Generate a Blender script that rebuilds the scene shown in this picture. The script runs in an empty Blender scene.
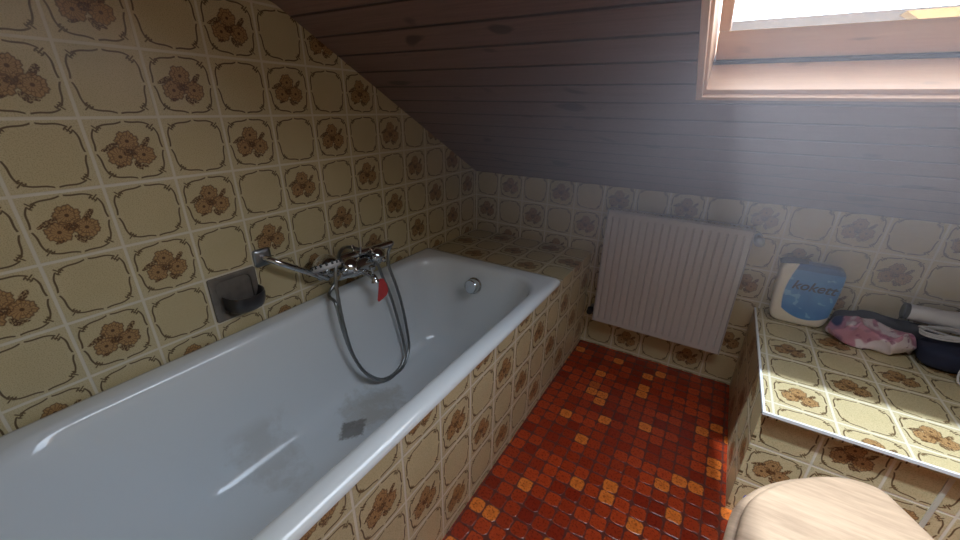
import bpy, bmesh, math, random
from mathutils import Vector, Matrix, noise
C = bpy.context.scene.collection
SC = bpy.context.scene
R = math.radians

# ------------------------------------------------------------------ camera, world, sun, exposure
def set_camera():
    yaw, pitch, roll, f = .5410, -.3967, .0182, 392.2271
    fw = Vector((-math.sin(yaw)*math.cos(pitch), math.cos(yaw)*math.cos(pitch), math.sin(pitch)))
    r = fw.cross(Vector((0, 0, 1))).normalized(); u = r.cross(fw)
    c, s = math.cos(roll), math.sin(roll)
    rr = c*r + s*u; uu = -s*r + c*u
    cam = bpy.data.cameras.new('camera'); o = bpy.data.objects.new('camera', cam); C.objects.link(o)
    m = Matrix((rr, uu, -fw)).transposed().to_4x4(); m.translation = Vector((1.2374, -.3304, 1.254))
    o.matrix_world = m
    cam.sensor_width = 36; cam.lens = f*36/960; cam.clip_start = .02; cam.clip_end = 200
    SC.camera = o
set_camera()

SKY_STRENGTH = 8.8
SUN_ENERGY = 5.8
SUN_TRAVEL = Vector((.19, .25, -1))
FILL_ENERGY = .3
EXPOSURE = 0.0
GLARE_DENSITY = .72; GLARE_C = (1.10, .94, 1.21); GLARE_R = (1.0, .76, .46)  # added volume that imitates lens glare around the skylight
vs = SC.view_settings
vs.view_transform = 'Standard'; vs.look = 'None'; vs.gamma = 1; vs.use_curve_mapping = False
vs.exposure = EXPOSURE

def make_world():
    w = bpy.data.worlds.new('sky'); SC.world = w; w.use_nodes = True
    nt = w.node_tree; nt.nodes.clear()
    tc = nt.nodes.new('ShaderNodeTexCoord')
    nz = nt.nodes.new('ShaderNodeTexNoise'); nz.inputs['Scale'].default_value = 2.2; nz.inputs['Detail'].default_value = 4
    rp = nt.nodes.new('ShaderNodeValToRGB')
    rp.color_ramp.elements[0].position = .42; rp.color_ramp.elements[0].color = (.66, .79, .95, 1)
    rp.color_ramp.elements[1].position = .58; rp.color_ramp.elements[1].color = (.92, .96, 1, 1)
    bg = nt.nodes.new('ShaderNodeBackground'); bg.inputs[1].default_value = SKY_STRENGTH
    out = nt.nodes.new('ShaderNodeOutputWorld')
    nt.links.new(tc.outputs['Generated'], nz.inputs['Vector']); nt.links.new(nz.outputs['Fac'], rp.inputs[0])
    nt.links.new(rp.outputs[0], bg.inputs[0]); nt.links.new(bg.outputs[0], out.inputs[0])
make_world()

def make_sun():
    l = bpy.data.lights.new('sun', 'SUN'); l.energy = SUN_ENERGY; l.angle = R(2.0); l.color = (.80, .92, 1)
    o = bpy.data.objects.new('sun', l); C.objects.link(o)
    o.rotation_euler = SUN_TRAVEL.to_track_quat('-Z', 'Y').to_euler(); o.location = (1.2, -.2, 5)
make_sun()

# the sloping roof: z = CZ - CS*(y) ; window frame basis
YB = 1.664; CS = .545; ROOFZ = .9 + CS*YB
XR = 2.35; YN = -1.25; ZTOP = 2.25
UN = Vector((0, -1, CS)).normalized()          # up the slope
NN = Vector((0, CS, 1)).normalized()           # outwards through the roof
WX0, WX1, WY0 = 1.142, 1.93, .953
WLEN = 1.18
def roof(y): return ROOFZ - CS*y
WB = Vector((0, WY0, roof(WY0)))
def wp(x, u, d): return Vector((x, 0, 0)) + WB + UN*u + NN*d

def portal():
    l = bpy.data.lights.new('skylight_daylight', 'AREA'); l.shape = 'RECTANGLE'
    l.size = WX1-WX0; l.size_y = WLEN; l.energy = 1; l.cycles.is_portal = True
    o = bpy.data.objects.new('skylight_daylight', l); C.objects.link(o)
    m = Matrix((Vector((1, 0, 0)), UN, NN)).transposed().to_4x4()   # -Z points inwards
    m.translation = wp((WX0+WX1)/2, WLEN/2, .13); o.matrix_world = m
portal()

def fill_light():
    l = bpy.data.lights.new('fill_area_light', 'AREA'); l.shape = 'DISK'; l.size = .35; l.energy = FILL_ENERGY; l.color = (1, .86, .68)  # added fill light; no such lamp is known in the room
    o = bpy.data.objects.new('fill_area_light', l); C.objects.link(o); o.location = (.9, -.95, 2.17)
fill_light()

# ------------------------------------------------------------------ node expressions
def lin(c):
    return tuple(((v/255)/12.92 if v/255 <= .04045 else ((v/255+.055)/1.055)**2.4) for v in c) + (1,)
class V:
    nt = None
    def __init__(s, x): s.x = x
    @staticmethod
    def m(op, *a, clamp=False):
        n = V.nt.nodes.new('ShaderNodeMath'); n.operation = op; n.use_clamp = clamp
        for i, v in enumerate(a):
            v = v.x if isinstance(v, V) else v
            if isinstance(v, (int, float)): n.inputs[i].default_value = v
            else: V.nt.links.new(v, n.inputs[i])
        return V(n.outputs[0])
    def __add__(s, o): return V.m('ADD', s, o)
    __radd__ = __add__
    def __sub__(s, o): return V.m('SUBTRACT', s, o)
    def __rsub__(s, o): return V.m('SUBTRACT', o, s)
    def __mul__(s, o): return V.m('MULTIPLY', s, o)
    __rmul__ = __mul__
    def __truediv__(s, o): return V.m('DIVIDE', s, o)
def vmin(a, b): return V.m('MINIMUM', a, b)
def vmax(a, b): return V.m('MAXIMUM', a, b)
def vabs(a): return V.m('ABSOLUTE', a)
def floor_(a): return V.m('FLOOR', a)
def fract(a): return V.m('FRACT', a)
def sin_(a): return V.m('SINE', a)
def below(a, t, w=.004):          # 1 where a < t, soft edge w
    return V.m('MULTIPLY_ADD', a, -1/w, t/w + .5, clamp=True)
def new_mat(name):
    m = bpy.data.materials.new(name); m.use_nodes = True
    V.nt = m.node_tree
    return m, m.node_tree, m.node_tree.nodes['Principled BSDF']
def coords(kind='Object'):
    tc = V.nt.nodes.new('ShaderNodeTexCoord'); sp = V.nt.nodes.new('ShaderNodeSeparateXYZ')
    V.nt.links.new(tc.outputs[kind], sp.inputs[0])
    return tc.outputs[kind], V(sp.outputs[0]), V(sp.outputs[1]), V(sp.outputs[2])
def tex_noise(vec, scale, detail=2, rough=.5, stretch=None):
    if stretch:
        mp = V.nt.nodes.new('ShaderNodeMapping'); mp.inputs['Scale'].default_value = stretch
        V.nt.links.new(vec, mp.inputs[0]); vec = mp.outputs[0]
    n = V.nt.nodes.new('ShaderNodeTexNoise'); n.inputs['Scale'].default_value = scale
    n.inputs['Detail'].default_value = detail; n.inputs['Roughness'].default_value = rough
    V.nt.links.new(vec, n.inputs['Vector'])
    return V(n.outputs['Fac'])
def comb(a, b, c=0.0):
    n = V.nt.nodes.new('ShaderNodeCombineXYZ')
    for i, v in enumerate((a, b, c)):
        if isinstance(v, V): V.nt.links.new(v.x, n.inputs[i])
        else: n.inputs[i].default_value = v
    return n.outputs[0]
def wnoise(a, b, dim=0):
    n = V.nt.nodes.new('ShaderNodeTexWhiteNoise'); n.noise_dimensions = '2D'
    V.nt.links.new(comb(a, b), n.inputs['Vector'])
    return V(n.outputs['Value'])
def mix(f, a, b):
    n = V.nt.nodes.new('ShaderNodeMix'); n.data_type = 'RGBA'
    def put(v, s):
        if isinstance(v, tuple): s.default_value = v
        elif isinstance(v, V): V.nt.links.new(v.x, s)
        elif isinstance(v, (int, float)): s.default_value = v
        else: V.nt.links.new(v, s)
    put(f, n.inputs['Factor']); put(a, n.inputs['A']); put(b, n.inputs['B'])
    return n.outputs['Result']
def bump(bsdf, h, strength=.3, dist=.002):
    b = V.nt.nodes.new('ShaderNodeBump'); b.inputs['Strength'].default_value = strength; b.inputs['Distance'].default_value = dist
    V.nt.links.new(h.x if isinstance(h, V) else h, b.inputs['Height']); V.nt.links.new(b.outputs[0], bsdf.inputs['Normal'])

def flower_tile(name, axes, origin, par, pitch=.15, tint=(1, 1, 1)):
    """cream tiles with a wavy brown frame; every second one carries three brown flowers"""
    m, nt, bs = new_mat(name)
    vec, X, Y, Z = coords()
    ax = {'x': X, 'y': Y, 'z': Z}
    u = (ax[axes[0]] - origin[0]) / pitch; v = (ax[axes[1]] - origin[1]) / pitch
    iu, iv = floor_(u), floor_(v)
    fx, fy = u - iu, v - iv
    parity = fract((iu + iv + (200 + par)) * .5) * 2.0            # 0 or 1
    ex = vmin(fx, 1 - fx); ey = vmin(fy, 1 - fy)
    e = vmin(ex, ey)
    grout = below(e, .021, .012)
    def frame(d, t, both):
        a = vabs(t*2.0 - 1.0)
        w = V.m('POWER', a, 1.45)*.128 + .056 + sin_(a*9.0)*.012 + sin_(t*6.2832)*.013
        ln = below(vabs(d - w), .0125, .008)
        lo = below(t, .155, .01); hi = below(1 - t, .155, .01)
        gap = below(vabs(t - .5), .022, .01)
        return ln*(1 - vmax(vmax(lo, hi), gap))
    line = vmax(frame(ex, fy, 0), frame(ey, fx, 0))
    # corner ornament: crossed strokes and a curl
    s = ex + ey; dd = vabs(ex - ey)
    stroke1 = below(dd, .013, .01)*below(vabs(s - .29), .075, .02)
    cx = ex - .165; cy = ey - .165
    rr = V.m('SQRT', cx*cx + cy*cy)
    curl = below(vabs(rr - .042), .010, .008)*below(V.m('MULTIPLY', cx, cy), -.00012, .0006)
    stroke2 = below(vabs(s - .33), .014, .01)*below(dd, .055, .02)
    orn = vmax(vmax(stroke1, curl), stroke2)
    line = vmax(line, orn)
    # the flowers
    px, py = fx - .5, fy - .5
    nx = tex_noise(vec, 60, 2); ny = tex_noise(vec, 160, 2)
    body = None; ink = None
    for (cx0, cy0, r0) in ((-.02, .145, .145), (-.165, -.085, .15), (.150, -.075, .15)):
        qx, qy = px - cx0, py - cy0
        r = V.m('SQRT', qx*qx + qy*qy); th = V.m('ARCTAN2', qy, qx)
        edge = r0*(1 + 0.0) + sin_(th*7.0 + cx0*30)*.010 + sin_(th*17.0)*.006 + (nx - .5)*.05
        f = below(r - edge, 0, .008)
        rim = below(vabs(r - edge), .010, .010)
        ring = below(vabs(r - edge*.62), .007, .008)*below(nx, .56, .1)
        rays = below(sin_(th*15.0 + nx*6.0), -.55, .5)*below(vabs(r - r0*.62), r0*.38, .02)*.55
        eye = below(r, .027, .014)
        k = vmax(vmax(rim*.8, ring*.8), vmax(rays, eye))
        body = f if body is None else vmax(body, f)
        ink = k if ink is None else vmax(ink, k)
    leaf = None
    for (cx0, cy0, a0, la, lb) in ((-.24, .075, 25, .12, .042), (.22, .115, 50, .10, .042), (.04, -.235, -55, .085, .045),
                                   (-.02, -.03, 0, .085, .06), (-.32, .035, 15, .06, .025), (.12, -.25, -20, .06, .026), (-.2, -.23, 200, .06, .025)):
        ca, sa = math.cos(R(a0)), math.sin(R(a0))
        qx, qy = px - cx0, py - cy0
        a = (qx*ca + qy*sa)/la; b = (qy*ca - qx*sa)/lb
        f = below(a*a + b*b + (ny - .5)*1.6, 1, .25)
        leaf = f if leaf is None else vmax(leaf, f)
    leafink = leaf*below(tex_noise(vec, 260, 1), .53, .1)
    grain = tex_noise(vec, 420, 2); big = tex_noise(vec, 9, 2)
    T = lambda c: tuple(lin(c)[i]*tint[i] for i in range(3)) + (1,)
    base = mix(below(e, .11, .08), T((200, 184, 145)), T((204, 190, 154)))
    base = mix(below(grain, .44, .14)*.42, base, T((146, 128, 88)))
    base = mix(below(big, .46, .2)*.2, base, T((178, 164, 120)))
    fl = mix(body*.72, base, T((162, 114, 62)))
    fl = mix(leaf*.55, fl, T((128, 92, 50)))
    fl = mix(vmax(ink, leafink)*.9, fl, T((78, 46, 24)))
    col = mix(parity, base, fl)
    col = mix(line*.92, col, T((84, 60, 34)))
    col = mix(grout, col, T((216, 208, 190)))
    nt.links.new(col, bs.inputs['Base Color'])
    bs.inputs['Roughness'].default_value = .32
    bs.inputs['Specular IOR Level'].default_value = .45
    bump(bs, (1 - grout) + (1 - line)*.08, .35, .0015)
    return m

def simple(name, col, rough=.5, metal=0, spec=.5, noise_amt=0, noise_scale=30, coat=0, alt=None):
    m, nt, bs = new_mat(name)
    c = lin(col)
    if noise_amt:
        vec, *_ = coords()
        n = tex_noise(vec, noise_scale, 3)
        a = lin(alt) if alt else tuple(x*(1-noise_amt) for x in c[:3]) + (1,)
        nt.links.new(mix(n, a, c), bs.inputs['Base Color'])
    else: bs.inputs['Base Color'].default_value = c
    bs.inputs['Roughness'].default_value = rough; bs.inputs['Metallic'].default_value = metal
    bs.inputs['Specular IOR Level'].default_value = spec
    bs.inputs['Coat Weight'].default_value = coat
    return m

def plank_mat():
    m, nt, bs = new_mat('varnished_plank_ceiling')
    vec, X, Y, Z = coords()
    p = (Y - .653)/.0835
    k = floor_(p); f = p - k
    d = vmin(f, 1 - f)
    groove = below(d, .045, .04)
    rnd = wnoise(k, k*0 + 3.0)
    g = tex_noise(vec, 4, 5, .6, (1.2, 30, 30))
    # knots
    kn = tex_noise(comb(X*7.0 + rnd*40, p*1.3 + k*5.0), 1.0, 0)
    knot = below(kn, .245, .05)
    c = mix(g, lin((96, 72, 65)), lin((152, 121, 110)))
    c = mix(rnd*.35, c, lin((112, 86, 78)))
    c = mix(knot*.75, c, lin((48, 28, 24)))
    c = mix(groove*.85, c, lin((40, 26, 24)))
    nt.links.new(c, bs.inputs['Base Color'])
    bs.inputs['Roughness'].default_value = .42; bs.inputs['Specular IOR Level'].default_value = .5
    bump(bs, (1 - groove) + g*.12, .5, .004)
    return m

def wood_mat(name, c0, c1, rough=.35, stretch=(3, 60, 60), scale=2.5, knots=0, coat=.2):
    m, nt, bs = new_mat(name)
    vec, X, Y, Z = coords()
    g = tex_noise(vec, scale, 6, .62, stretch)
    w = tex_noise(vec, scale*.7, 2, .5, tuple(s*.25 for s in stretch))
    c = mix(V.m('MULTIPLY', g*.7 + w*.6, 1.0, clamp=True), lin(c0), lin(c1))
    if knots:
        kn = tex_noise(vec, knots, 1, .5, tuple(max(.6, s*.05) for s in stretch))
        c = mix(below(kn, .30, .06)*.55, c, tuple(x*.35 for x in lin(c0)[:3]) + (1,))
    nt.links.new(c, bs.inputs['Base Color'])
    bs.inputs['Roughness'].default_value = rough; bs.inputs['Coat Weight'].default_value = coat
    bs.inputs['Coat Roughness'].default_value = .2
    return m

def floor_mat():
    m, nt, bs = new_mat('red_mosaic_floor')
    vec, X, Y, Z = coords()
    P = .0525
    u = (X - (.977 - P/2))/P; v = (Y - (.936 - P/2))/P
    iu, iv = floor_(u), floor_(v)
    fx, fy = u - iu - .5, v - iv - .5
    n1 = tex_noise(vec, 130, 3)
    n2 = tex_noise(vec, 45, 3)
    r4 = V.m('POWER', V.m('POWER', vabs(fx), 4.5) + V.m('POWER', vabs(fy), 4.5), 1/4.5)
    tile = below(r4 + (n2 - .5)*.22, .455, .07)
    h = wnoise(iu, iv); h2 = wnoise(iv + 31.0, iu)
    # orange ones on a skewed lattice: (4,0) and (1,3)
    row = V.m('FLOORED_MODULO', iv, 3.0)
    onrow = below(row, .5, .1)
    sh = iu - iv/3.0
    oncol = below(vabs(V.m('FLOORED_MODULO', sh + .5, 4.0) - .5), .2, .1)
    lattice = onrow*oncol*below(h2, .72, .02)
    rare = below(h, .055, .01)
    org = vmax(lattice, rare)
    red = mix(h2, lin((132, 40, 22)), lin((186, 70, 32)))
    red = mix(below(h, .3, .2)*.35, red, lin((108, 32, 22)))
    org_c = lin((226, 122, 50))
    c = mix(org, red, org_c)
    glaze = below(r4 + (n1 - .5)*.5, .22, .25)
    c = mix(glaze*.25, c, lin((150, 40, 18)))
    c = mix(below(n1, .42, .12)*.5, c, lin((70, 20, 14)))
    c = mix(tile, lin((98, 50, 42)), c)
    nt.links.new(c, bs.inputs['Base Color'])
    bs.inputs['Roughness'].default_value = .22
    bump(bs, tile + n1*.35 + n2*.2, .55, .0025)
    return m

def enamel_mat():
    m, nt, bs = new_mat('white_bath_enamel')
    vec, X, Y, Z = coords()
    n = tex_noise(vec, 14, 4, .65); nf = tex_noise(vec, 60, 3, .6)
    def blob(x, y, rx, ry, z1=.3):
        a = (X - x)/rx; b = (Y - y)/ry
        return below(a*a + b*b + (n - .5)*3.4, .55, .9)*below(Z, z1, .05)
    st = vmax(blob(.27, .49, .10, .16), blob(.17, .13, .16, .10)*.55)
    gd = below(vabs(X - .285)/.05 + vabs(Y - .375)/.062 + (nf - .5)*.8, 1.0, .25)*below(Z, .25, .05)
    c = mix(st*.42, lin((226, 230, 232)), lin((150, 134, 104)))
    c = mix(gd*.72, c, lin((112, 104, 96)))
    nt.links.new(c, bs.inputs['Base Color'])
    nt.links.new((st*.25 + .09).x, bs.inputs['Roughness'])
    bs.inputs['Coat Weight'].default_value = .3
    return m

M = {}
M['tile_left'] = flower_tile('flowered_tiles_left_wall', 'yz', (0, .0143), 0)
M['tile_back'] = flower_tile('flowered_tiles_back_wall', 'xz', (.0071, .0143), 1)
M['tile_apron'] = flower_tile('flowered_tiles_bath_panel', 'yz', (.1653, .0333), 0, .1495)
M['tile_ledge'] = flower_tile('flowered_tiles_bath_ledge', 'xy', (.0071, .014), 0)
M['tile_bench_top'] = flower_tile('flowered_tiles_bench_top', 'xy', (1.517, .95), 1)
M['tile_bench_front'] = flower_tile('flowered_tiles_bench_front', 'xz', (1.493, .294), 0)
M['tile_bench_side'] = flower_tile('flowered_tiles_bench_side', 'yz', (.888, .294), 0)
M['planks'] = plank_mat()
M['floor'] = floor_mat()
M['enamel'] = enamel_mat()
M['plaster'] = simple('cream_plaster', (214, 204, 180), .8, noise_amt=.06)
M['pine'] = wood_mat('pale_pine_frame', (206, 158, 122), (236, 200, 168), .3, (3, 50, 50), 2.2, knots=9)
M['pine_side'] = wood_mat('pale_pine_frame_side', (206, 158, 122), (236, 200, 168), .3, (50, 3, 3), 2.2)
M['oak'] = wood_mat('light_oak_seat', (96, 72, 54), (218, 188, 160), .45, (5, 40, 30), 2.2, knots=4)
M['chrome'] = simple('chrome', (205, 208, 212), .10, 1)
M['dull_chrome'] = simple('dull_chrome', (150, 152, 156), .28, 1)
M['hose'] = simple('steel_hose', (150, 152, 152), .3, 1)
M['grey_dish'] = simple('grey_glazed_ceramic', (128, 120, 112), .25, 0, .6, .45, 40)
M['dark_dish'] = simple('dark_grey_glaze', (48, 44, 46), .28, 0, .6, .4, 45)
M['red'] = simple('red_rubber', (205, 70, 72), .5)
M['white_paint'] = simple('white_radiator_paint', (198, 192, 188), .4)
M['white_plastic'] = simple('white_plastic', (208, 205, 206), .4)
M['porcelain'] = simple('porcelain', (232, 232, 230), .08)
M['black'] = simple('black_plastic', (34, 34, 38), .4)
M['navy'] = simple('navy_cloth', (38, 44, 70), .8, noise_amt=.4, noise_scale=25)
M['dark_cloth'] = simple('dark_grey_cloth', (62, 60, 70), .85, noise_amt=.4, noise_scale=25)
M['blue'] = simple('blue_plastic', (40, 80, 170), .35)
M['trim'] = simple('white_edge_trim', (226, 228, 232), .35)
M['roof'] = simple('grey_slate_roof', (44, 46, 48), 1, spec=0, noise_amt=.2, noise_scale=3)
M['lit_tile'] = simple('ochre_dormer_wall', (112, 88, 50), 1, spec=0, noise_amt=.1)
M['seam'] = simple('pale_sealant', (190, 186, 172), .5)

# ------------------------------------------------------------------ mesh helpers
def build(name, bm, mat, parent=None, smooth=True, bevel=0, seg=2, sub=0, angle=40):
    bmesh.ops.recalc_face_normals(bm, faces=bm.faces[:])
    me = bpy.data.meshes.new(name); bm.to_mesh(me); bm.free()
    me.materials.append(mat)
    o = bpy.data.objects.new(name, me); C.objects.link(o)
    if parent: o.parent = parent
    if smooth:
        for p in me.polygons: p.use_smooth = True
        if angle < 180:
            me.set_sharp_from_angle(angle=R(angle))
    if bevel:
        b = o.modifiers.new('bevel', 'BEVEL'); b.width = bevel; b.segments = seg; b.limit_method = 'ANGLE'; b.angle_limit = R(35)
    if sub:
        s = o.modifiers.new('sub', 'SUBSURF'); s.levels = sub; s.render_levels = sub
    return o
def thing(name, label, cat, loc=(0, 0, 0), group=None):
    o = bpy.data.objects.new(name, None); C.objects.link(o); o.location = loc; o.empty_display_size = .05
    return tag(o, label, cat, group)
def tag(o, label, cat, group=None):
    o['label'] = label; o['category'] = cat
    if group: o['group'] = group
    return o
def structure(o): o['kind'] = 'structure'; return o
def box(bm, lo, hi):
    vs_ = [bm.verts.new((x, y, z)) for x in (lo[0], hi[0]) for y in (lo[1], hi[1]) for z in (lo[2], hi[2])]
    for f in ((0, 1, 3, 2), (4, 6, 7, 5), (0, 4, 5, 1), (2, 3, 7, 6), (0, 2, 6, 4), (1, 5, 7, 3)): bm.faces.new([vs_[i] for i in f])
    return bm
def boxbm(lo, hi): return box(bmesh.new(), lo, hi)
def hexa(bm, pts):      # 8 points: bottom quad then top quad
    vs_ = [bm.verts.new(p) for p in pts]
    for f in ((3, 2, 1, 0), (4, 5, 6, 7), (0, 1, 5, 4), (1, 2, 6, 5), (2, 3, 7, 6), (3, 0, 4, 7)): bm.faces.new([vs_[i] for i in f])
def prism(bm, poly, vec):
    a = [bm.verts.new(p) for p in poly]; b = [bm.verts.new(Vector(p) + Vector(vec)) for p in poly]
    bm.faces.new(a); bm.faces.new(b[::-1]); n = len(a)
    for i in range(n): bm.faces.new((a[i], a[(i+1) % n], b[(i+1) % n], b[i]))
    return bm
def loft(bm, rings, cap0=False, cap1=False, closed=True):
    vr = [[bm.verts.new(p) for p in r] for r in rings]; n = len(vr[0])
    for a, b in zip(vr, vr[1:]):
        for i in range(n if closed else n-1):
            bm.faces.new((a[i], a[(i+1) % n], b[(i+1) % n], b[i]))
    if cap0: bm.faces.new(vr[0][::-1])
    if cap1: bm.faces.new(vr[-1])
    return bm
def spline(pts, n=8, closed=False):
    pts = [Vector(p) for p in pts]; out = []; N = len(pts)
    for i in range(N if closed else N-1):
        g = (lambda k: pts[k % N]) if closed else (lambda k: pts[max(0, min(N-1, k))])
        p0, p1, p2, p3 = g(i-1), g(i), g(i+1), g(i+2)
        for k in range(n):
            t = k/n
            out.append(.5*((2*p1) + (p2-p0)*t + (2*p0-5*p1+4*p2-p3)*t*t + (3*p1-p0-3*p2+p3)*t**3))
    if not closed: out.append(pts[-1])
    return out
def tube(bm, pts, rad, seg=12, caps=True):
    pts = [Vector(p) for p in pts]; rs = rad if isinstance(rad, (list, tuple)) else [rad]*len(pts)
    t = (pts[1]-pts[0]).normalized()
    up = Vector((0, 0, 1)) if abs(t.z) < .9 else Vector((1, 0, 0))
    nrm = (up - t*up.dot(t)).normalized(); rings = []
    for i, p in enumerate(pts):
        tt = ((pts[min(i+1, len(pts)-1)]) - pts[max(i-1, 0)]).normalized()
        nrm = (nrm - tt*nrm.dot(tt)).normalized(); bn = tt.cross(nrm)
        rings.append([p + (nrm*math.cos(2*math.pi*k/seg) + bn*math.sin(2*math.pi*k/seg))*rs[i] for k in range(seg)])
    return loft(bm, rings, caps, caps)
def lathe(bm, prof, origin, axis, seg=24):
    """prof: (distance along axis, radius)"""
    ax = Vector(axis).normalized(); o = Vector(origin)
    return tube(bm, [o + ax*d for d, r in prof], [max(r, .0002) for d, r in prof], seg) if False else _lathe(bm, prof, o, ax, seg)
def _lathe(bm, prof, o, ax, seg):
    up = Vector((0, 0, 1)) if abs(ax.z) < .9 else Vector((1, 0, 0))
    n = (up - ax*up.dot(ax)).normalized(); b = ax.cross(n)
    rings = [[o + ax*d + (n*math.cos(2*math.pi*k/seg) + b*math.sin(2*math.pi*k/seg))*max(r, .0002) for k in range(seg)] for d, r in prof]
    return loft(bm, rings, True, True)
def rrect(x0, x1, y0, y1, z, rf, rn=None, n=10):
    """rounded rectangle ring; rf = radius at the far (+y) corners, rn near"""
    rn = rf if rn is None else rn; out = []
    for (cx, cy, r, a0) in ((x1-rf, y1-rf, rf, 0), (x0+rf, y1-rf, rf, 90), (x0+rn, y0+rn, rn, 180), (x1-rn, y0+rn, rn, 270)):
        for k in range(n+1):
            a = R(a0 + 90*k/n); out.append(Vector((cx + r*math.cos(a), cy + r*math.sin(a), z)))
    return out

# ------------------------------------------------------------------ the room
T_ = .1
YT = (ROOFZ - ZTOP)/CS      # where slope meets the flat ceiling
def room():
    structure(build('floor', boxbm((-T_, YN-T_, -.1), (XR+T_, YB+T_, 0)), M['floor'], smooth=False))
    poly = [(0, YN-T_, 0), (0, YB, 0), (0, YB, roof(YB)), (0, YT, ZTOP), (0, YN-T_, ZTOP)]
    structure(build('wall_left', prism(bmesh.new(), poly, (-T_, 0, 0)), M['tile_left'], smooth=False))
    structure(build('wall_back', boxbm((-T_, YB, 0), (XR+T_, YB+T_, roof(YB))), M['tile_back'], smooth=False))
    poly = [(XR, YN-T_, 0), (XR, YB, 0), (XR, YB, roof(YB)), (XR, YT, ZTOP), (XR, YN-T_, ZTOP)]
    structure(build('wall_right', prism(bmesh.new(), poly, (T_, 0, 0)), M['tile_left'], smooth=False))
    structure(build('wall_near', boxbm((0, YN-T_, 0), (XR, YN, ZTOP)), M['plaster'], smooth=False))
    bm = bmesh.new()
    def slab(x0, x1, y0, y1, d0=0, d1=.10):
        a = [Vector((x0, y0, roof(y0))), Vector((x1, y0, roof(y0))), Vector((x1, y1, roof(y1))), Vector((x0, y1, roof(y1)))]
        hexa(bm, [p + NN*d0 for p in a] + [p + NN*d1 for p in a])
    wy1 = wp(0, WLEN, 0).y
    slab(-T_, WX0, YT, YB+.06); slab(WX1, XR+T_, YT, YB+.06)
    slab(WX0, WX1, WY0, YB+.06); slab(WX0, WX1, YT, wy1)
    box(bm, (-T_, YN-T_, ZTOP), (XR+T_, YT+.05, ZTOP+.1))
    structure(build('ceiling', bm, M['planks'], smooth=False))
room()

def skylight():
    root = bpy.data.objects.new('window_1', None); C.objects.link(root); structure(root)
    L = WLEN
    def bar(bm, x0, x1, u0, u1, d0, d1):
        hexa(bm, [wp(x0, u0, d0), wp(x1, u0, d0), wp(x1, u1, d0), wp(x0, u1, d0), wp(x0, u0, d1), wp(x1, u0, d1), wp(x1, u1, d1), wp(x0, u1, d1)])
    # trim moulding round the opening
    t = bmesh.new(); w = .016
    bar(t, WX0-w+.006, WX1+w, -w+.006, .006, -.007, .004); bar(t, WX0-w+.006, WX1+w, L-.006, L+w, -.007, .004)
    build('trim', t, M['pine'], root, False, .002)
    t = bmesh.new()
    bar(t, WX0-w+.006, WX0+.006, .006, L-.006, -.007, .004); bar(t, WX1-.006, WX1+w, .006, L-.006, -.007, .004)
    build('side_trim', t, M['pine_side'], root, False, .002)
    # fixed frame lining the opening
    D = .074
    t = bmesh.new(); bar(t, WX0, WX1, 0, .022, .004, D); bar(t, WX0, WX1, L-.022, L, .004, D)
    build('frame', t, M['pine'], root, False, .0015)
    t = bmesh.new(); bar(t, WX0, WX0+.013, .022, L-.022, .004, D+.07); bar(t, WX1-.013, WX1, .022, L-.022, .004, D+.07)
    build('side_frame', t, M['pine_side'], root, False, .0015)
    # black strip added to block sky light and darken the gap below the sash
    t = bmesh.new(); bar(t, WX0+.013, WX1-.013, .0005, .030, D+.001, D+.007)
    build('gap_blocker', t, M['black'], root, False)
    # sash
    s0 = .018; d0, d1 = D+.008, D+.022
    t = bmesh.new(); x0, x1, u1 = WX0+.016, WX1-.016, s0+.118
    hexa(t, [wp(x0, s0, d0), wp(x1, s0, d0), wp(x1, u1, d0), wp(x0, u1, d0), wp(x0, s0, d1), wp(x1, s0, d1), wp(x1, u1-.05, d1), wp(x0, u1-.05, d1)])
    bar(t, x0, x1, L-.1, L-.02, d0, d1)
    build('sash_rail', t, M['pine'], root, False, .003)
    t = bmesh.new(); bar(t, WX0+.016, WX0+.040, s0+.115, L-.1, d0, d1); bar(t, WX1-.040, WX1-.016, s0+.115, L-.1, d0, d1)
    build('sash_stile', t, M['pine_side'], root, False, .003)
    # pane
    g = bpy.data.materials.new('window_glass'); g.use_nodes = True; nt = g.node_tree; nt.nodes.clear()
    tr = nt.nodes.new('ShaderNodeBsdfTransparent'); gl = nt.nodes.new('ShaderNodeBsdfGlossy'); gl.inputs['Roughness'].default_value = .01
    lw = nt.nodes.new('ShaderNodeLayerWeight'); V.nt = nt
    fr = V.m('POWER', V(lw.outputs['Facing']), 5.0)*.7 + .04
    mx = nt.nodes.new('ShaderNodeMixShader'); out = nt.nodes.new('ShaderNodeOutputMaterial')
    nt.links.new(fr.x, mx.inputs[0]); nt.links.new(tr.outputs[0], mx.inputs[1]); nt.links.new(gl.outputs[0], mx.inputs[2]); nt.links.new(mx.outputs[0], out.inputs[0])
    t = bmesh.new(); bar(t, WX0+.036, WX1-.036, s0+.08, L-.096, d1+.001, d1+.005)
    build('pane', t, g, root, False)
skylight()

def house_outside():
    t = thing('house', 'grey roofed house standing outside beyond the skylight', 'house', (3, 14, 0))
    inv = Matrix.Translation((-3, -14, 0))
    def B(n, bm, m):
        o = build(n, bm, m, None, False); o.parent = t; o.matrix_parent_inverse = inv; return o
    bm = bmesh.new(); prism(bm, [(-12, 11.5, -1), (-12, 15, 3.66), (-12, 18.5, -1)], (24, 0, 0)); B('roof', bm, M['roof'])
    bm = bmesh.new(); prism(bm, [(4.15, 14.3, 3.50), (4.75, 14.3, 3.08), (8, 14.3, 3.08), (8, 14.3, 3.54)], (0, 1.2, 0)); B('dormer', bm, M['lit_tile'])
    bm = bmesh.new(); box(bm, (-11.8, 12, -4), (12.3, 18, -1)); B('wall', bm, M['plaster'])
house_outside()


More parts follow.
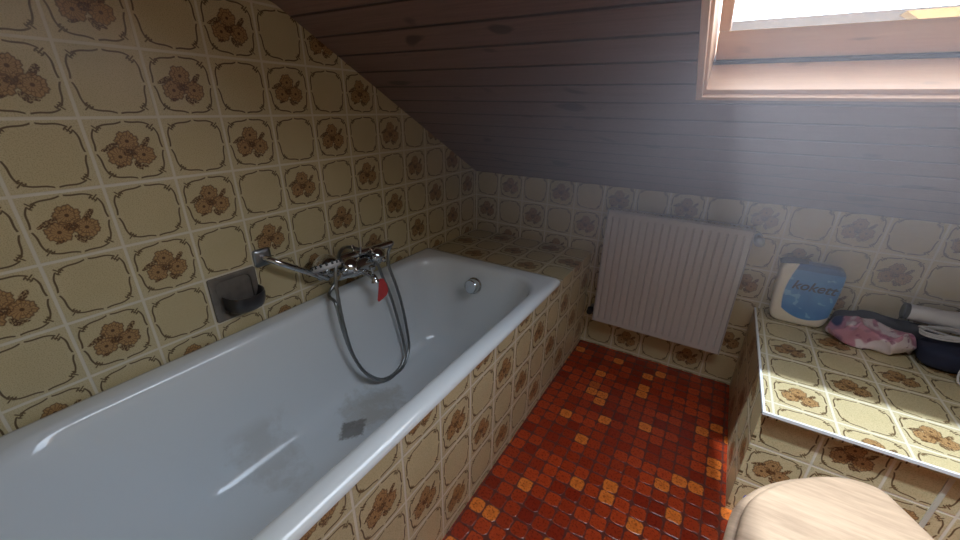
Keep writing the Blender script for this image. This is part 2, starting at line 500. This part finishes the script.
def glare_haze():
    """a light grey volume added under the skylight to imitate lens glare"""
    m = bpy.data.materials.new('thin_glare_haze'); m.use_nodes = True; nt = m.node_tree; nt.nodes.clear(); V.nt = nt
    vec, X, Y, Z = coords()
    dx, dy, dz = (X - GLARE_C[0])/GLARE_R[0], (Y - GLARE_C[1])/GLARE_R[1], (Z - GLARE_C[2])/GLARE_R[2]
    k = V.m('MULTIPLY_ADD', V.m('SQRT', dx*dx + dy*dy + dz*dz), -1.0, 1.0, clamp=True)
    pv = nt.nodes.new('ShaderNodeVolumePrincipled'); pv.inputs['Color'].default_value = (.92, .88, .95, 1); pv.inputs['Anisotropy'].default_value = 0
    nt.links.new((k*GLARE_DENSITY).x, pv.inputs['Density'])
    out = nt.nodes.new('ShaderNodeOutputMaterial'); nt.links.new(pv.outputs[0], out.inputs['Volume'])
    e = .004
    x0, y0, z0 = .10, .18, .815
    poly = [(x0, y0, z0), (x0, YB-e, z0), (x0, YB-e, roof(YB)-e), (x0, y0, roof(y0)-e)]
    o = build('glare_haze', prism(bmesh.new(), poly, (2.10-x0, 0, 0)), m, smooth=False)
    o['kind'] = 'stuff'; tag(o, 'thin grey volume added below the skylight to imitate lens glare', 'glare_haze')
glare_haze()

# ------------------------------------------------------------------ bath surround and bath
def surround():
    t = thing('bath_surround', 'cream flower-tiled bath panel and corner ledge enclosing the white bathtub', 'tiled surround', (.735, .5, 0))
    inv = Vector((-.735, -.5, 0))
    def B(name, bm, mat, **k):
        o = build(name, bm, mat, None, False, **k); o.parent = t; o.matrix_parent_inverse = Matrix.Translation(inv); return o
    poly = [(.735, YN, 0), (.735, YB, 0), (.735, YB, .549), (.735, 1.19, .549), (.735, 1.19, .545), (.735, -.52, .545), (.735, -.52, .549), (.735, YN, .549)]
    B('panel', prism(bmesh.new(), poly, (-.03, 0, 0)), M['tile_apron'])
    bm = boxbm((.001, 1.19, .525), (.705, YB, .550)); B('ledge', bm, M['tile_ledge'])
    B('ledge', boxbm((.001, YN, .525), (.705, -.52, .550)), M['tile_ledge'])
surround()

def bathtub():
    t = thing('bathtub', 'white enamel bathtub with stained bottom set against the tiled wall', 'bathtub', (.37, .33, .155))
    bm = bmesh.new()
    X0, X1, Y0, Y1 = .003, .741, -.517, 1.187
    rings = [rrect(X0, X1, Y0, Y1, .546, .018), rrect(X0, X1, Y0, Y1, .556, .018),
             rrect(X0+.003, X1-.004, Y0+.003, Y1-.003, .562, .018), rrect(X0+.010, X1-.014, Y0+.010, Y1-.010, .569, .018),
             rrect(X0+.022, X1-.028, Y0+.022, Y1-.022, .571, .03)]
    ix0, ix1, iy0, iy1 = .072, .687, -.44, 1.118
    def inner(dx, dyf, dyn, z, rf, rn, dl=None):
        dl = dx if dl is None else dl
        return rrect(ix0+dl, ix1-dx, iy0+dyn, iy1-dyf, z, rf, rn)
    rings += [inner(-.012, -.014, -.01, .571, .17, .2), inner(0, 0, 0, .567, .165, .2), inner(.008, .009, .014, .556, .16, .2), inner(.014, .016, .03, .535, .155, .2),
              inner(.03, .035, .08, .46, .15, .2), inner(.048, .055, .15, .36, .145, .2), inner(.066, .078, .22, .26, .14, .19),
              inner(.082, .10, .26, .21, .13, .17), inner(.105, .13, .30, .178, .12, .15), inner(.14, .18, .34, .162, .10, .12), inner(.19, .26, .40, .156, .05, .07)]
    loft(bm, rings, False, True)
    o = build('shell', bm, M['enamel'], None, True, angle=60)
    o.parent = t; o.matrix_parent_inverse = Matrix.Translation((-.37, -.33, -.155))
    # overflow knob on the far end wall
    bm = bmesh.new()
    lathe(bm, [(0, .038), (.008, .039), (.012, .034), (.024, .033), (.028, .0325), (.040, .0325), (.044, .029), (.045, .003)], (.358, 1.089, .476), (0, -1, .18), 28)
    k = build('overflow_knob', bm, M['chrome'], None, True); k['label'] = 'chrome overflow knob'
    k.parent = t; k.matrix_parent_inverse = Matrix.Translation((-.37, -.33, -.155))
    bm = bmesh.new(); box(bm, (.350, 1.046, .458), (.360, 1.056, .506))
    return t
bathtub()

def soap_dish():
    t = thing('soap_dish', 'dark grey ceramic soap dish set into the tiled wall', 'soap dish', (0, .225, .69))
    inv = Matrix.Translation((0, -.225, -.69))
    def B(n, bm, m, **k):
        o = build(n, bm, m, None, True, **k); o.parent = t; o.matrix_parent_inverse = inv; return o
    y0, y1, z0, z1 = .154, .298, .618, .762
    bm = bmesh.new()
    def rr(y0, y1, z0, z1, x, r):
        return [Vector((x, p.x, p.y)) for p in rrect(y0, y1, z0, z1, 0, r, r, 6)]
    loft(bm, [rr(y0, y1, z0, z1, .0005, .006), rr(y0, y1, z0, z1, .006, .006), rr(y0+.003, y1-.003, z0+.003, z1-.003, .009, .006),
              rr(y0+.014, y1-.014, z0+.014, z1-.012, .009, .02), rr(y0+.018, y1-.018, z0+.018, z1-.016, .006, .02),
              rr(y0+.024, y1-.024, z0+.024, z1-.022, -.02, .02), rr(y0+.035, y1-.035, z0+.035, z1-.035, -.034, .02)], True, True)
    B('plate', bm, M['grey_dish'])
    # projecting bowl: half-moon tray in front of the recess
    bm = bmesh.new(); rings = []
    prof = [(.004, .60), (.018, .86), (.034, .96), (.050, .90), (.060, .72), (.064, .5)]
    n = 26
    def arc(xs, w, z, hw=.056):
        # half ellipse outwards from the wall
        return [Vector((.006 + xs*max(0, math.sin(math.pi*k/n))**.7, .240 - hw*w*math.cos(math.pi*k/n), z)) for k in range(n+1)]
    lower = [arc(.020, .55, .634), arc(.046, .8, .638), arc(.064, .95, .650), arc(.074, 1.02, .668), arc(.078, 1.05, .690), arc(.076, 1.03, .698), arc(.070, .98, .697), arc(.060, .9, .680), arc(.044, .75, .664), arc(.018, .5, .658)]
    loft(bm, lower, True, True, closed=False)
    B('bowl', bm, M['dark_dish'])
soap_dish()

def grab_bar():
    t = thing('grab_bar', 'slanting chrome grab bar on a square plate between soap dish and mixer tap', 'grab bar', (0, .335, .79))
    inv = Matrix.Translation((0, -.335, -.79))
    def B(n, bm, m=M['chrome'], **k):
        o = build(n, bm, m, None, True, **k); o.parent = t; o.matrix_parent_inverse = inv; return o
    A = Vector((0, .330, .782)); E = Vector((0, .535, .640))
    bm = bmesh.new()
    def rr(c, h, x, r): return [Vector((x, p.x, p.y)) for p in rrect(c.y-h, c.y+h, c.z-h, c.z+h, 0, r, r, 6)]
    loft(bm, [rr(A, .029, .0005, .009), rr(A, .029, .008, .009), rr(A, .025, .012, .008), rr(A, .015, .014, .007)], True, True)
    B('wall_plate', bm, M['dull_chrome'])
    bm = bmesh.new()
    lathe(bm, [(.0005, .018), (.006, .018), (.009, .012)], E, (1, 0, 0), 20)
    B('wall_plate', bm)
    bm = bmesh.new()
    d = (E-A).normalized()
    pts = spline([A + Vector((.011, 0, 0)), A + Vector((.032, 0, 0)) + d*.002, A + Vector((.052, 0, 0)) + d*.022, A + Vector((.060, 0, 0)) + d*.06, A + Vector((.060, 0, 0)) + d*.13,
                  E + Vector((.060, 0, 0)) - d*.04, E + Vector((.054, 0, 0)) - d*.012, E + Vector((.036, 0, 0)) , E + Vector((.007, 0, 0))], 6)
    tube(bm, pts, .0105, 16)
    B('bar', bm)
    for s in (.35, .72):
        bm = bmesh.new(); c = A.lerp(E, s) + Vector((.060, 0, 0)); lathe(bm, [(-.004, .0105), (-.003, .0122), (.003, .0122), (.004, .0105)], c, d, 16)
        B('collar', bm)
grab_bar()

MIX = Vector((.075, .66, .655))
def mixer():
    t = thing('mixer_tap', 'chrome two-handle bath mixer tap on the tiled wall above the tub', 'tap', (0, MIX.y, MIX.z))
    inv = Matrix.Translation((0, -MIX.y, -MIX.z))
    def B(n, bm, m=M['chrome'], **k):
        o = build(n, bm, m, None, True, **k); o.parent = t; o.matrix_parent_inverse = inv; return o
    y, z = MIX.y, MIX.z
    # body
    bm = bmesh.new()
    lathe(bm, [(-.105, .018), (-.102, .026), (-.07, .027), (-.05, .033), (-.03, .036), (.03, .036), (.05, .033), (.07, .027), (.102, .026), (.105, .018)], MIX, (0, 1, 0), 24)
    B('body', bm)
    for s in (-1, 1):
        bm = bmesh.new()
        lathe(bm, [(.0005, .033), (.006, .034), (.012, .028), (.018, .018), (.06, .016), (.075, .017)], (0, y + s*.075, z-.004), (1, 0, 0), 24)
        B('wall_union', bm)
    for s in (-1, 1):
        # three-lobed handles
        bm = bmesh.new(); o = Vector((MIX.x+.012, y + s*.068, z+.012)); ax = Vector((.62, s*.12, .60)).normalized()
        lathe(bm, [(0, .016), (.016, .015), (.018, .023), (.028, .028), (.048, .026), (.054, .019), (.056, .002)], o, ax, 20)
        up = Vector((0, 1, 0)); n1 = (up - ax*up.dot(ax)).normalized(); n2 = ax.cross(n1)
        for k in range(4):
            a = 2*math.pi*k/4 + .4; dd = n1*math.cos(a) + n2*math.sin(a); c = o + ax*.034
            tube(bm, [c, c+dd*.020, c+dd*.034, c+dd*.040, c+dd*.042], [.012, .012, .0115, .007, .001], 10)
        B('handle', bm)
    # cradle fork on top, diverter in front
    bm = bmesh.new()
    lathe(bm, [(0, .013), (.025, .011), (.03, .008)], (MIX.x, y, z+.02), (0, 0, 1), 16)
    for s in (-1, 1):
        tube(bm, spline([(MIX.x, y+s*.002, z+.048), (MIX.x+s*.014, y, z+.054), (MIX.x+s*.021, y, z+.067), (MIX.x+s*.022, y, z+.085)], 5), .005, 10)
    B('cradle', bm)
    # spout
    bm = bmesh.new()
    pts = spline([MIX + Vector((.02, .004, -.018)), MIX + Vector((.04, .005, -.022)), MIX + Vector((.065, .004, -.026)), MIX + Vector((.082, .002, -.034)), MIX + Vector((.088, .001, -.050))], 6)
    tube(bm, pts, [.013]*(len(pts)-4) + [.0135, .015, .016, .016], 16)
    B('spout', bm)
    bm = bmesh.new(); c = MIX + Vector((.08, -.002, -.012)); lathe(bm, [(0, .006), (.015, .006), (.017, .012), (.030, .013), (.033, .009)], c, (0, 0, 1), 14)
    B('diverter_knob', bm)
    return t
mixer()

def handset():
    a = Vector((MIX.x-.005, .455, .715)); b = Vector((MIX.x+.005, .845, .700))
    t = thing('shower_handset', 'chrome hand shower lying in the cradle of the mixer tap', 'shower head', a)
    inv = Matrix.Translation(-a)
    def B(n, bm, m=M['chrome'], **k):
        o = build(n, bm, m, None, True, **k); o.parent = t; o.matrix_parent_inverse = inv; return o
    d = (b-a).normalized()
    bm = bmesh.new()
    tube(bm, spline([a + d*.06, a + d*.12, a + d*.18, a + d*.27, a + d*.35, b], 6), [.020]*6 + [.0175]*8 + [.0145]*17, 16)
    B('handle', bm)
    ax = Vector((.42, -.06, -.90)).normalized(); c = a + d*.055 + Vector((.006, 0, .002))
    bm = bmesh.new()
    lathe(bm, [(-.034, .014), (-.026, .028), (-.010, .044), (.004, .051), (.010, .051)], c, ax, 30)
    B('head', bm)
    bm = bmesh.new(); lathe(bm, [(.002, .0525), (.016, .0525), (.020, .048), (.022, .037), (.022, .002)], c, ax, 30)
    f = B('spray_face', bm, M['white_plastic']); f['label'] = 'pale spray face'
    bm = bmesh.new()
    up = Vector((0, 0, 1)); n1 = (up - ax*up.dot(ax)).normalized(); n2 = ax.cross(n1)
    for k in range(16):
        an = 2*math.pi*k/16; dd = n1*math.cos(an) + n2*math.sin(an); p = c + ax*.004 + dd*.0500
        lathe(bm, [(-.006, .0052), (.006, .0052)], p, ax, 8)
    B('grip_notches', bm, M['black'])
    return a, b
HA, HB = handset()

def hose():
    bm = bmesh.new()
    r = .0065
    pts = [(.076, .850, .701), (.088, .846, .700), (.096, .810, .672), (.105, .798, .615), (.125, .811, .526), (.14, .824, .426), (.16, .825, .303), (.18, .807, .22), (.20, .745, .172), (.205, .668, .162), (.205, .600, .187), (.20, .541, .253), (.18, .512, .325), (.17, .494, .414),
           (.15, .494, .521), (.13, .504, .626), (.122, .514, .690), (.108, .539, .722), (.075, .585, .741), (.045, .640, .735), (.05, .70, .705), (.105, .727, .657), (.12, .744, .583), (.135, .766, .489), (.15, .782, .373),
           (.168, .788, .26), (.188, .770, .205), (.197, .722, .172), (.194, .655, .165), (.188, .600, .190), (.183, .538, .268), (.17, .502, .369), (.155, .488, .472), (.130, .490, .577), (.08, .507, .579), (.05, .53, .585), (.045, .58, .622)]
    sp = spline(pts, 10)
    tube(bm, sp, [r*(1 + .06*math.sin(i*2.2)) for i in range(len(sp))], 10)
    tag(build('shower_hose', bm, M['hose'], None, True, angle=180), 'looped steel shower hose hanging from the tap into the bathtub', 'hose')
hose()

def red_tag():
    o0 = MIX + Vector((.092, .022, -.046))
    t = thing('rubber_tag', 'small red rubber tag hanging at the tip of the tap spout', 'tag', o0)
    bm = bmesh.new(); w = Vector((.6, .8, 0)).normalized(); th = Vector((.8, -.6, 0)).normalized()*.005
    poly = [(0, .006), (.012, .004), (.022, -.018), (.026, -.040), (.020, -.058), (.004, -.072), (-.012, -.082), (-.016, -.074), (-.010, -.04), (-.006, -.012)]
    prism(bm, [w*a*1.1 + Vector((0, 0, b*1.15)) for a, b in poly], th)
    build('flap', bm, M['red'], t, True, .0015, angle=30)
    bm = bmesh.new(); tube(bm, spline([(.0, 0, -.002), (-.004, -.010, .006), (-.002, -.017, .004)], 5), .0022, 8)
    build('loop', bm, M['red'], t, True)
red_tag()

# ------------------------------------------------------------------ radiator
def radiator():
    x0, x1, z0, z1, yf = .804, 1.405, .19, .802, 1.574
    cx = (x0+x1)/2
    t = thing('radiator', 'white ribbed panel radiator hanging on the tiled back wall', 'radiator', (cx, yf, z0))
    inv = Matrix.Translation((-cx, -yf, -z0))
    def B(n, bm, m=M['white_paint'], **k):
        o = build(n, bm, m, None, k.pop('smooth', True), **k); o.parent = t; o.matrix_parent_inverse = inv; return o
    # ribbed front panel: profile in x lofted in z with flattened ends
    N = 18; xs = []; per = (x1-x0-.03)/N
    prof = [(x0+.004, 0.012), (x0+.006, .002), (x0+.012, 0)]
    for k in range(N):
        a = x0+.015 + per*k
        prof += [(a+per*.36, 0), (a+per*.43, .009), (a+per*.57, .009), (a+per*.64, 0)]
    prof += [(x1-.012, 0), (x1-.006, .002), (x1-.004, .012)]
    bm = bmesh.new()
    rows = [(z0+.004, .0, .012), (z0+.006, 0, .003), (z0+.03, 0, 0), (z0+.055, 1, 0), (z1-.055, 1, 0), (z1-.03, 0, 0), (z1-.006, 0, .003), (z1-.004, 0, .012)]
    rings = [[Vector((x, yf + .001 + max(d*(k if d < .0095 and 0 < i < len(prof)-1 else 1), e), z)) for i, (x, d) in enumerate(prof)] for z, k, e in rows]
    loft(bm, rings, closed=False)
    o = B('front_panel', bm, angle=50)
    bm = boxbm((x0+.006, 1.628, z0+.01), (x1-.006, 1.640, z1-.01)); B('back_panel', bm, smooth=False)
    for xa, xb in ((x0, x0+.003), (x1-.003, x1)):
        B('side_cover', boxbm((xa, yf+.004, z0+.004), (xb, 1.640, z1)), smooth=False)
    bm = bmesh.new()
    box(bm, (x0, yf+.002, z1-.002), (x1, yf+.012, z1+.002)); box(bm, (x0, 1.630, z1-.002), (x1, 1.640, z1+.002))
    k = x0
    while k < x1:
        box(bm, (k, yf+.012, z1-.002), (min(k+.006, x1), 1.630, z1+.001)); k += .016
    B('top_grille', bm, smooth=False)
    bm = bmesh.new(); box(bm, (x0+.01, yf+.014, z0+.006), (x1-.01, 1.628, z0+.04)); B('convector', bm, smooth=False)
    for xx in (x0+.12, x1-.12):
        B('bracket', boxbm((xx-.015, 1.640, z0+.05), (xx+.015, YB-.0005, z1-.06)), smooth=False)
    bm = bmesh.new()
    lathe(bm, [(0, .010), (.012, .010), (.013, .016), (.028, .016), (.03, .010)], (x1-.001, 1.615, z1-.045), (1, 0, 0), 16)
    lathe(bm, [(0, .012), (.02, .012), (.024, .020), (.050, .018), (.055, .010)], (x1+.022, 1.615, z1-.045), (0, -1, 0), 16)
    v = B('valve', bm, M['dull_chrome']); v['label'] = 'chrome valve'
    bm = bmesh.new(); lathe(bm, [(0, .009), (.042, .009), (.044, .016), (.049, .016)], (x1+.022, 1.615, z1-.045), (0, 1, 0), 14)
    B('pipe', bm, M['dull_chrome'])
    bm = bmesh.new()
    lathe(bm, [(0, .010), (.012, .010), (.013, .017), (.030, .017), (.040, .012)], (x0+.001, 1.615, z0+.045), (-1, 0, 0), 16)
    lathe(bm, [(0, .013), (.02, .013), (.022, .017), (.035, .015)], (x0-.022, 1.615, z0+.045), (0, -1, 0), 14)
    v = B('valve', bm, M['black']); v['label'] = 'dark valve'
    bm = bmesh.new(); lathe(bm, [(0, .009), (.042, .009), (.044, .016), (.049, .016)], (x0-.022, 1.615, z0+.045), (0, 1, 0), 14)
    B('pipe', bm, M['dull_chrome'])
radiator()

# ------------------------------------------------------------------ tiled bench on the right
BZ = .435
def bench():
    t = thing('tiled_bench', 'low flower-tiled bench along the back wall behind the wooden toilet lid', 'bench', (1.9, 1.27, 0))
    inv = Matrix.Translation((-1.9, -1.27, 0))
    def B(n, bm, m, **k):
        o = build(n, bm, m, None, False, **k); o.parent = t; o.matrix_parent_inverse = inv; return o
    x0, y0, OV = 1.491, .886, .020  # front overhang of the top added so its shadow darkens the front panel
    B('front_panel', boxbm((x0+.010, y0+OV, 0), (XR, y0+OV+.03, BZ-.009)), M['tile_bench_front'])
    B('side_panel', boxbm((x0, y0+OV, 0), (x0+.010, YB, BZ-.009)), M['tile_bench_side'])
    B('top', boxbm((x0+.004, y0+.004, BZ-.02), (XR, YB, BZ)), M['tile_bench_top'])
    bm = bmesh.new(); box(bm, (x0-.001, y0-.001, BZ-.009), (x0+.006, YB, BZ+.0005)); box(bm, (x0+.006, y0-.001, BZ-.009), (XR, y0+.006, BZ+.0005))
    e = B('edge_trim', bm, M['trim']); e['label'] = 'white edge trim'
    s = B('joint', boxbm((1.893, y0+OV-.003, 0), (1.904, y0+OV+.001, BZ-.010)), M['seam']); s['label'] = 'pale vertical joint'
bench()

# ------------------------------------------------------------------ toilet
def toilet():
    H = Vector((1.808, .564, 0)); F = Vector((-.86, -.51, 0)).normalized(); W = Vector((F.y, -F.x, 0))
    if W.y < 0: W = -W
    half = [(0, .170), (.0134, .1907), (.0544, .211), (.108, .217), (.171, .2123), (.2417, .196), (.305, .170), (.359, .136), (.403, .089), (.436, .044)]
    out = [(f, l) for f, l in half] + [(.443, 0)] + [(f, -l) for f, l in half[::-1]]
    def ring(z, grow=0, zc=None):
        c = (.22, 0); rs = []
        pts = spline([(f, l, 0) for f, l in out], 4)
        for p in pts:
            v = Vector((p.x - c[0], p.y)); n = v.normalized()
            q = v + n*grow
            rs.append(H + F*(q.x + c[0]) + W*q.y + Vector((0, 0, z)))
        return rs
    t = thing('toilet', 'white toilet with a light oak lid in front of the tiled bench', 'toilet', (1.62, .46, 0))
    inv = Matrix.Translation((-1.62, -.46, 0))
    def B(n, bm, m, **k):
        o = build(n, bm, m, None, True, **k); o.parent = t; o.matrix_parent_inverse = inv; return o
    bm = bmesh.new()
    loft(bm, [ring(.433, -.012), ring(.437, -.010), ring(.446, -.010), ring(.451, -.013), ring(.4535, -.019), ring(.4545, -.04)], True, True)
    l = B('lid', bm, M['oak']); l['label'] = 'light oak lid'
    bm = bmesh.new()
    rs = [ring(.410, .002), ring(.413, .008), ring(.424, .008), ring(.430, .002), ring(.431, -.006), ring(.431, -.060), ring(.412, -.066), ring(.410, -.060)]
    vr = rs + [rs[0]]
    loft(bm, vr, False, False); bmesh.ops.remove_doubles(bm, verts=bm.verts[:], dist=1e-5)
    B('seat_ring', bm, M['oak'])
    bm = bmesh.new()
    def sc(z, k, sh):
        r0 = ring(z, -.012); c = H + F*(.22 - sh) + Vector((0, 0, z))
        return [c + (p - (H + F*.22 + Vector((0, 0, z))))*k for p in r0]
    loft(bm, [sc(0, .58, .06), sc(.02, .57, .06), sc(.10, .50, .07), sc(.18, .52, .07), sc(.26, .70, .05), sc(.33, .88, .02), sc(.385, .97, 0), sc(.404, .98, 0), sc(.4085, .96, 0), sc(.4085, .74, 0), sc(.37, .70, 0), sc(.27, .5, 0), sc(.22, .3, 0)], True, True)
    B('bowl', bm, M['porcelain'])
    # blue rim-block clip hooked over the bowl rim
    bm = bmesh.new(); p = H + F*.30 + W*.176
    q = W + F*.6; q.normalize()
    tube(bm, spline([p - q*.004 + Vector((0, 0, .405)), p + q*.008 + Vector((0, 0, .405)), p + q*.012 + Vector((0, 0, .39)), p + q*.010 + Vector((0, 0, .35))], 5), .004, 8)
    k = B('rim_block_clip', bm, M['blue']); k['label'] = 'blue plastic rim block clip'
toilet()

# ------------------------------------------------------------------ things on the bench
def pack_mat():
    m, nt, bs = new_mat('roll_pack_film')
    vec, X, Y, Z = coords()
    n = tex_noise(vec, 18, 3); dot = tex_noise(vec, 34, 1)
    # local x from -.1 to .1, z from 0 to .265
    left = X + .072 - V.m('POWER', vabs(Z - .14), 2)*1.6
    low = Z - .034 - V.m('POWER', vabs(X - .018), 2)*5.0
    inb = below(left*-1.0, 0, .003)*below(low*-1.0, 0, .003)
    blue = mix(n, lin((32, 96, 176)), lin((92, 158, 214)))
    blue = mix(below(dot, .36, .03)*.5, blue, lin((150, 200, 232)))
    blue = mix(below(Z*-1.0, -.238, .004)*.6, blue, lin((28, 60, 130)))
    c = mix(inb, lin((232, 222, 204)), blue)
    nt.links.new(c, bs.inputs['Base Color']); bs.inputs['Roughness'].default_value = .28
    bump(bs, tex_noise(vec, 22, 3), .35, .006)
    return m
def superbox(bm, hx, hy, hz, e=.35, nu=40, nv=24, fn=None):
    def sp(c, p): return math.copysign(abs(c)**p, c)
    rings = []
    for j in range(1, nv):
        v = -math.pi/2 + math.pi*j/nv; r = []
        for i in range(nu):
            u = 2*math.pi*i/nu
            p = Vector((hx*sp(math.cos(v), e)*sp(math.cos(u), e), hy*sp(math.cos(v), e)*sp(math.sin(u), e), hz*sp(math.sin(v), e)))
            if fn: p = fn(p)
            r.append(p)
        rings.append(r)
    return loft(bm, rings, True, True)
def roll_pack():
    t = thing('toilet_roll_pack', 'blue and cream plastic pack of toilet rolls standing on the bench', 'toilet roll pack', (1.628, 1.608, BZ))
    hx, hy, hz = .100, .046, .130
    def fn(p):
        w = 1 + .07*(p.z/hz)
        q = Vector((p.x*w, p.y*(1 - .12*max(0, p.z/hz)), p.z + hz + .001))
        q += Vector((1, .4, .3))*0.004*noise.noise(q*22)
        q.z = max(q.z, .0008)
        return q
    bm = bmesh.new(); superbox(bm, hx, hy, hz, .3, 48, 28, fn)
    build('wrapper', bm, pack_mat(), t, True, angle=180)
    # folded film tabs at the upper corners
    bm = bmesh.new(); prism(bm, [(-.112, -.034, .252), (-.09, -.03, .262), (-.02, -.026, .263), (-.06, -.028, .256)], (0, .05, .004))
    build('film_flap', bm, simple('dark_film_edge', (70, 82, 108), .4), t, True)
    cu = bpy.data.curves.new('lettering', 'FONT'); cu.body = 'kokett'; cu.size = .052; cu.shear = .28; cu.align_x = 'CENTER'; cu.extrude = .0006; cu.offset = .0008
    cu.materials.append(simple('navy_print', (22, 30, 74), .4))
    f = bpy.data.objects.new('lettering_curve', cu); C.objects.link(f)
    me = bpy.data.meshes.new_from_object(f.evaluated_get(bpy.context.evaluated_depsgraph_get()))
    bpy.data.objects.remove(f); bpy.data.curves.remove(cu)
    o = bpy.data.objects.new('lettering', me); C.objects.link(o); o.parent = t
    o.location = (.014, -.0480, .160); o.rotation_euler = (R(90), 0, 0)
    o['label'] = 'dark blue lettering'
roll_pack()

def crumple(name, label, cat, loc, half, mat, seed, amp=.02, freq=14, e=.5, rot=0):
    bm = bmesh.new(); off = Vector((seed*3.1, seed*1.7, seed*.9))
    def fn(p):
        q = p + Vector((0, 0, half[2]))
        a = noise.noise(q*freq + off); b = noise.noise(q*freq*2.3 + off*2)
        q = q + Vector((noise.noise(q*freq + off*1.3)*amp, noise.noise(q*freq + off*1.9)*amp, (a*amp*1.2 + b*amp*.5)*min(1, q.z/half[2])))
        q.z = max(q.z, .0006)
        return q
    superbox(bm, *half, e, 64, 36, fn)
    o = build(name, bm, mat, None, True, angle=180); o.location = loc; o.rotation_euler.z = R(rot)
    return tag(o, label, cat)
def packet_mat():
    m, nt, bs = new_mat('pink_white_film')
    vec, X, Y, Z = coords()
    n = tex_noise(vec, 11, 2); n2 = tex_noise(vec, 26, 2)
    c = mix(below(n, .5, .04), lin((226, 210, 214)), lin((190, 134, 152)))
    c = mix(below(n2, .40, .04)*.8, c, lin((150, 92, 120)))
    c = mix(below(tex_noise(vec, 8, 1), .36, .03), c, lin((36, 48, 92)))
    nt.links.new(c, bs.inputs['Base Color']); bs.inputs['Roughness'].default_value = .3
    return m
def bench_clutter():
    crumple('plastic_packet', 'crumpled pink and white plastic packet lying on the bench beside the blue roll pack', 'packet', (1.845, 1.523, BZ), (.112, .052, .042), packet_mat(), 1, .026, 18, .55, -4)
    crumple('dark_cloth', 'dark grey crumpled cloth lying on the bench against the back wall', 'cloth', (1.90, 1.621, BZ), (.155, .040, .046), M['dark_cloth'], 2, .010, 14, .6)
    crumple('navy_pouch', 'dark navy pouch lying on the bench under the white hairdryer', 'pouch', (2.083, 1.50, BZ), (.115, .070, .042), M['navy'], 4, .010, 11, .5, -8)
bench_clutter()

def hairdryer():
    o0 = Vector((1.955, 1.585, .582))
    t = thing('hairdryer', 'white hairdryer with coiled cable lying on the dark pouch and cloth', 'hairdryer', o0)
    bm = bmesh.new(); lathe(bm, [(.0, .0265), (.004, .0285), (.10, .030), (.15, .038), (.20, .041), (.235, .038), (.25, .025), (.252, .003)], (-.030, 0, 0), (1, -.06, 0), 28)
    build('barrel', bm, M['white_plastic'], t, True)
    bm = bmesh.new(); lathe(bm, [(-.004, .027), (-.003, .0300), (.009, .0300), (.010, .0285)], (-.036, 0, 0), (1, -.06, 0), 28)
    n = build('nozzle', bm, M['black'], t, True); n['label'] = 'dark nozzle rim'
    bm = bmesh.new(); tube(bm, spline([(.15, -.02, -.005), (.165, -.07, -.02), (.175, -.12, -.035)], 5), [.017]*5 + [.0155]*6, 14)
    build('handle', bm, M['white_plastic'], t, True)
    bm = bmesh.new(); pts = []
    for k in range(56):
        a = k*2*math.pi/16
        pts.append((.055 + (.058 + .004*math.sin(k*.7))*math.cos(a), -.080 + .030*math.sin(a) + .006*math.sin(k*.31), -.036 + .008*math.sin(a+1) + k*.0003))
    pts += [(.125, -.10, -.034), (.105, -.145, -.038), (.088, -.185, -.075), (.082, -.200, -.120), (.095, -.210, -.1425), (.14, -.22, -.1435), (.22, -.225, -.1435)]
    tube(bm, spline(pts, 3), .0033, 8)
    c = build('cable', bm, M['white_plastic'], t, True); c['label'] = 'coiled white cable'
hairdryer()
